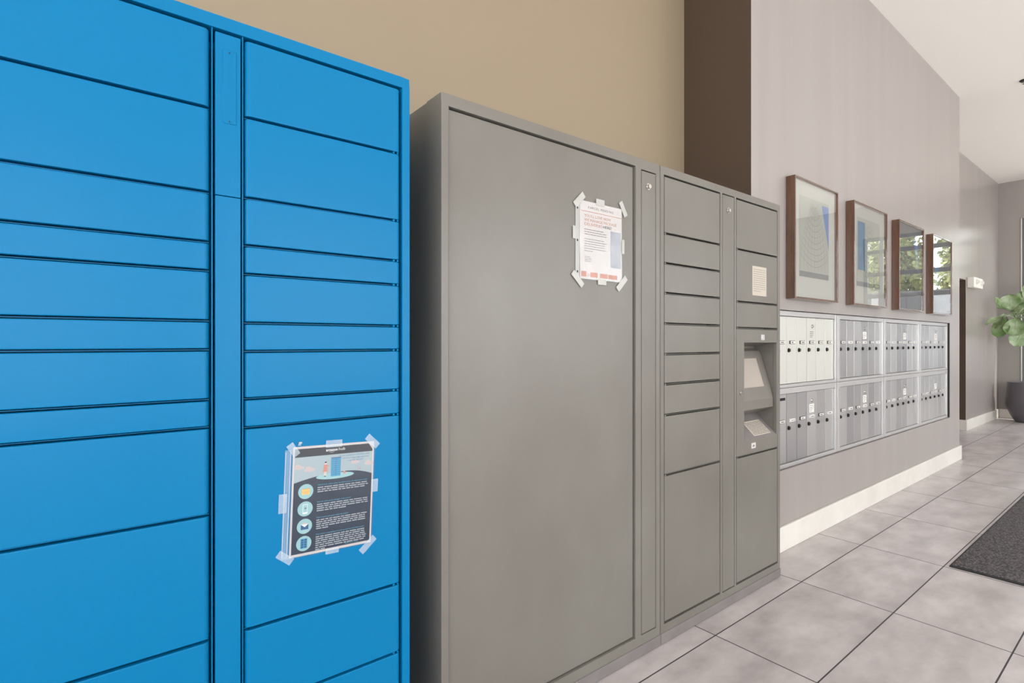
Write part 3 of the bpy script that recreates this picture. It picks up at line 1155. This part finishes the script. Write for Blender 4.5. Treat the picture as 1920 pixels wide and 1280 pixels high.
# ------------------------------------------------------------------ framed pictures
PXS = [(3.370, 4.022), (4.302, 4.988), (5.272, 5.945), (6.226, 6.880)]
PZ0, PZ1 = 1.537, 2.290
PLAB = ['walnut framed drawing nearest the grey lockers, of a pale dome with a blue edge',
        'walnut framed print second from the lockers, with a tall blue band',
        'walnut framed print third from the lockers, its glass reflecting trees',
        'walnut framed print farthest from the lockers, beside the wall corner']
for k, ((a, b), lab) in enumerate(zip(PXS, PLAB)):
    pf, pb = MY - .056, MY - .001
    t = thing('framed_picture', lab, 'picture', ((a + b) / 2, MY, PZ0), 'walnut framed pictures above the mailboxes')
    fw = .013
    bm = B()
    box(bm, a, a + fw, pf, pb, PZ0, PZ1, .0025, 2)
    box(bm, b - fw, b, pf, pb, PZ0, PZ1, .0025, 2)
    box(bm, a + fw - .001, b - fw + .001, pf, pb, PZ0, PZ0 + fw, .0025, 2)
    box(bm, a + fw - .001, b - fw + .001, pf, pb, PZ1 - fw, PZ1, .0025, 2)
    part('frame', bm, 'walnut', t, t, wn=True)
    ym = pf + .020
    bm = B(); box(bm, a + fw - .002, b - fw + .002, ym, ym + .006, PZ0 + fw - .002, PZ1 - fw + .002)
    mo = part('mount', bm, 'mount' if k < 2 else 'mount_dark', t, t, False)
    bm = B()
    ax0, ax1, az0, az1 = a + .10, b - .115, PZ0 + .145, PZ1 - .10
    y1, y2, y3 = ym - .0012, ym - .0016, ym - .0020
    rect(bm, ax0, ax1, az0, az1, y1, 0)
    rect(bm, ax0, ax1, az0, az0 + .035, y2, 1)
    cx = ax0 + (ax1 - ax0) * .5
    w2 = (ax1 - ax0) * .5
    hh = az1 - az0
    if k in (0, 2):
        poly(bm, [(ax1, y2, az1 - .02), (ax1 - .11, y2, az1 - .02), (ax1, y2, az0 + .2)], 3)
    else:
        rect(bm, ax0 + .02, ax0 + .16, az0 + .12, az1 - .03, y2, 4)
    th = .0022
    for r in range(11):                                   # hanging curved lines of a dome seen from below
        zc = az0 + .07 + r * .038
        ww = w2 * (.95 - .07 * r)
        for i in range(16):
            p = []
            for q in (i, i + 1):
                s = q / 16 * 2 - 1
                p.append((cx + s * ww, zc + .06 * (1.2 - .06 * r) * s * s))
            poly(bm, [(p[0][0], y3, p[0][1]), (p[1][0], y3, p[1][1]), (p[1][0], y3, p[1][1] + th), (p[0][0], y3, p[0][1] + th)], 2)
    for s in (-1, -.75, -.5, -.25, 0, .25, .5, .75, 1):
        for i in range(12):
            t0, t1 = i / 12, (i + 1) / 12
            f_ = lambda t_: (cx + s * w2 * .95 * (1 - t_ ** 2.2 * .8), az0 + .045 + t_ * (hh - .10))
            p, q = f_(t0), f_(t1)
            poly(bm, [(p[0], y3, p[1]), (q[0], y3, q[1]), (q[0] + .0014, y3, q[1]), (p[0] + .0014, y3, p[1])], 2)
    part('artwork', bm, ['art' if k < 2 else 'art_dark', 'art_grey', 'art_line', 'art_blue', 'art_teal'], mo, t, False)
    bm = B(); poly(bm, [(a + fw - .002, pf + .006, PZ0 + fw - .002), (b - fw + .002, pf + .006, PZ0 + fw - .002),
                        (b - fw + .002, pf + .006, PZ1 - fw + .002), (a + fw - .002, pf + .006, PZ1 - fw + .002)])
    part('glass', bm, 'glass', t, t, False)

# ------------------------------------------------------------------ emergency light on the far wall
e = thing('emergency_light', 'small white emergency light box high on the far wall', 'emergency light', (10.19, YB, 2.12))
bm = B(); box(bm, 9.93, 10.45, YB - .085, YB - .001, 2.055, 2.205, .01, 3)
part('housing', bm, 'white', e, e, wn=True)
for xx in (10.06, 10.34):
    bm = B(); bmesh.ops.create_uvsphere(bm, u_segments=20, v_segments=12, radius=.036, matrix=Matrix.Translation((xx, YB - .086, 2.14)))
    hd = part('lamp_head', bm, 'white', e, e)
    bm = B(); cyl(bm, (xx - .020, YB - .105, 2.14), .022, -.012, 'X', 20)
    part('lens', bm, 'lamp_lens', hd, e)

# ------------------------------------------------------------------ ceiling sprinkler and downlights
s = thing('sprinkler', 'small chrome sprinkler head on the white ceiling', 'sprinkler', (7.46, 1.0, CZ))
bm = B(); cyl(bm, (7.46, 1.02, CZ), .045, -.012, 'Z', 28, .035)
part('escutcheon', bm, 'dark_metal', s, s)
bm = B(); cyl(bm, (7.46, 1.02, CZ - .012), .012, -.02, 'Z', 14); cyl(bm, (7.46, 1.02, CZ - .034), .022, -.003, 'Z', 20)
part('deflector', bm, 'chrome', s, s)

# ------------------------------------------------------------------ doormat
t = thing('floor_mat', 'charcoal ribbed entrance mat lying on the pale floor tiles', 'mat', (4.9, 0.0, 0))
bm = B(); box(bm, 3.815, 6.1, -0.75, 0.835, 0.0, 0.007, .003, 2)
part('rubber_border', bm, 'dark_edge', t, t)
bm = B(); box(bm, 3.835, 6.08, -0.73, 0.825, 0.0065, 0.011, .002, 2)
part('carpet', bm, 'carpet', t, t)

# ------------------------------------------------------------------ potted fiddle-leaf fig
PC = Vector((11.66, 1.56, 0))
t = thing('potted_plant', 'broad-leaved green fig tree in a charcoal pot in the far corner', 'plant', PC)
bm = B()
lathe(bm, [(.14, 0), (.155, .004), (.215, .12), (.262, .24), (.268, .30), (.26, .42), (.245, .60), (.24, .635), (.228, .635), (.226, .59)], PC, 48)
part('pot', bm, 'pot', t, t)
bm = B(); cyl(bm, PC + Vector((0, 0, .57)), .224, .022, 'Z', 40)
part('soil', bm, 'soil', t, t)
TOP = Vector((11.32, 1.66, 1.70))
bm = B()
tube(bm, [PC + Vector((0, 0, .58)), PC + Vector((.02, -.02, .9)), Vector((11.64, 1.54, 1.2)), Vector((11.52, 1.58, 1.45)), TOP], .02, .012)
tube(bm, [Vector((11.62, 1.55, 1.4)), Vector((11.7, 1.4, 1.75)), Vector((11.72, 1.36, 2.0))], .012, .008)
part('trunk', bm, 'bark', t, t)


def leaf(bm, base, tip, normal, width, cup=.12, wave=.02, seed=0):
    base, tip = Vector(base), Vector(tip)
    ax = tip - base
    L = ax.length
    d = ax.normalized()
    sd = d.cross(Vector(normal)).normalized()
    nr = sd.cross(d).normalized()
    n, m_ = 12, 8
    g = []
    for i in range(n + 1):
        s = i / n
        wdt = width * .5 * (0.06 + 1.05 * math.sin(math.pi * min(1, s * .92 + .04)) ** .75 * (0.62 + .5 * s))
        if s > .93:
            wdt *= max(.25, math.sqrt(max(0, (1 - s) / .07)))
        row = []
        for j in range(m_ + 1):
            q = j / m_ * 2 - 1
            z = cup * width * (q * q) + wave * math.sin(s * 11 + seed + q * 2) * abs(q) - .10 * L * s * s + .004 * math.cos(s * 44) * abs(q)
            row.append(bm.verts.new(base + d * (L * s) + sd * (q * wdt) + nr * z))
        g.append(row)
    for i in range(n):
        for j in range(m_):
            bm.faces.new([g[i][j], g[i][j + 1], g[i + 1][j + 1], g[i + 1][j]])
    tube(bm, [base - d * .06 - nr * .01, base + d * (.3 * L) + nr * .0, base + d * (.75 * L) - nr * (.06 * L)], .005, .003, 5)


bm = B()
TOCAM = Vector((-1.35, -.2, 0)).normalized()
# leaves around the near crown: base, tip, facing, width
VR = Vector((.52, -.85, 0)).normalized()      # to the viewer's right


def P(r, u, f=0.0):
    """offset from the crown: r right, u up, f towards the room"""
    return Vector((11.2, 1.706, 1.667)) + VR * r + Vector((0, 0, u)) + TOCAM * f


LV = [
    (P(.02, .10), P(-.01, .34), (TOCAM + Vector((0, 0, .2))), .25),
    (P(.04, .08, .05), P(-.15, .15, .12), (TOCAM * .5 + Vector((0, 0, 1))), .20),
    (P(.03, .06, .05), P(.17, .12, .15), (TOCAM * .6 + Vector((0, 0, 1))), .20),
    (P(.08, .20), P(.26, .37), (TOCAM + Vector((0, 0, .4))), .20),
    (P(.10, .12), P(.33, .22, .05), (TOCAM * .6 + Vector((0, 0, .8))), .22),
    (P(.10, .02), P(.34, .06, .1), (TOCAM * .3 + Vector((0, 0, 1))), .22),
    (Vector((11.1, 1.745, 1.69)), Vector((10.76, 1.905, 1.56)), Vector((-.3, -.2, 1)), .11),
    (Vector((11.1, 1.775, 1.82)), Vector((10.9, 1.835, 1.95)), Vector((.3, .9, .3)), .09),
    (P(-.05, .0), P(-.16, -.32, .02), (TOCAM + Vector((0, 0, .15)) - VR * .3), .22),
    (P(.08, -.03, .08), P(.05, -.30, .12), (TOCAM + Vector((0, 0, .3))), .27),
    (P(.16, -.20, .05), P(.06, -.46, .08), (TOCAM + Vector((0, 0, .1)) + VR * .3), .24),
    (P(-.08, -.02, .04), P(-.18, -.18, .12), (TOCAM * .5 - VR * .8), .14),
    (P(.20, -.05), P(.36, -.26), (TOCAM + VR * .3), .24),
    (P(.18, .28), P(.36, .52), (TOCAM + Vector((0, 0, .2))), .24),
    (P(.26, .1, .1), P(.52, .02, .25), (TOCAM * .4 + Vector((0, 0, 1))), .24),
    (P(.3, .3), P(.55, .5), (TOCAM + Vector((0, 0, .4))), .24),
    (P(.3, .2, -.1), P(.5, .3, -.25), (Vector((0, 0, 1))), .24),
    (P(.3, -.1, .1), P(.5, -.35, .15), (TOCAM + Vector((0, 0, .4))), .24),
]
for i, (b0, t0, nn, wd) in enumerate(LV):
    leaf(bm, b0, t0, nn, wd, .10, .012, i)
part('foliage', bm, 'leaf', t, t)
bm = B()
for (b0, t0, nn, wd) in LV:
    tube(bm, [TOP + Vector((0, 0, -.05)), (TOP + b0) / 2 + Vector((0, 0, .01)), b0], .006, .004, 6)
part('leaf_stalks', bm, 'leaf', t, t)

# ------------------------------------------------------------------ outside, seen in the glass of the pictures
bm = B(); box(bm, X1 + .15, 45, -25, 25, -.15, -.05)
struct('ground_outside', bm, 'pavement')
bm = B(); box(bm, 14.6, 14.8, -9, 6, -.05, 2.42)
gw = obj('garden_wall', bm, 'hedge_wall', None, False)
gw['kind'] = 'structure'


def tree(x, y, h, r, seed, lab):
    rr = random.Random(seed)
    t = thing('garden_tree', lab, 'tree', (x, y, -.05), 'trees outside the end window')
    bm = B(); tube(bm, [(x, y, -.05), (x + .1, y, h * .4), (x, y + .1, h * .8)], .16, .05, 8)
    part('trunk', bm, 'bark', t, t)
    bm = B()
    for i in range(6000):
        while True:
            p = Vector((rr.uniform(-1, 1), rr.uniform(-1, 1), rr.uniform(-1, 1)))
            if p.length < 1 and p.length > .45:
                break
        k = .75 + .25 * math.sin(p.x * 5 + seed) * math.cos(p.y * 4 + p.z * 5)
        c = Vector((x, y, h * .66)) + Vector((p.x * r, p.y * r, p.z * h * .40)) * k
        a = Vector((rr.uniform(-1, 1), rr.uniform(-1, 1), rr.uniform(-1, 1))).normalized()
        b = a.cross(Vector((rr.uniform(-1, 1), rr.uniform(-1, 1), rr.uniform(-1, 1)))).normalized()
        s_ = rr.uniform(.05, .12)
        poly(bm, [c - a * s_, c - b * s_ * .5, c + a * s_, c + b * s_ * .5])
    part('foliage', bm, 'tree_leaf', t, t, False)


tree(19.5, -2.7, 5.0, 1.25, 1, 'leafy tree outside the end window, left')
tree(18.5, -0.5, 4.6, 1.05, 2, 'leafy tree outside the end window, middle')
tree(21.0, 2.2, 4.6, 1.1, 3, 'leafy tree outside the end window, right')
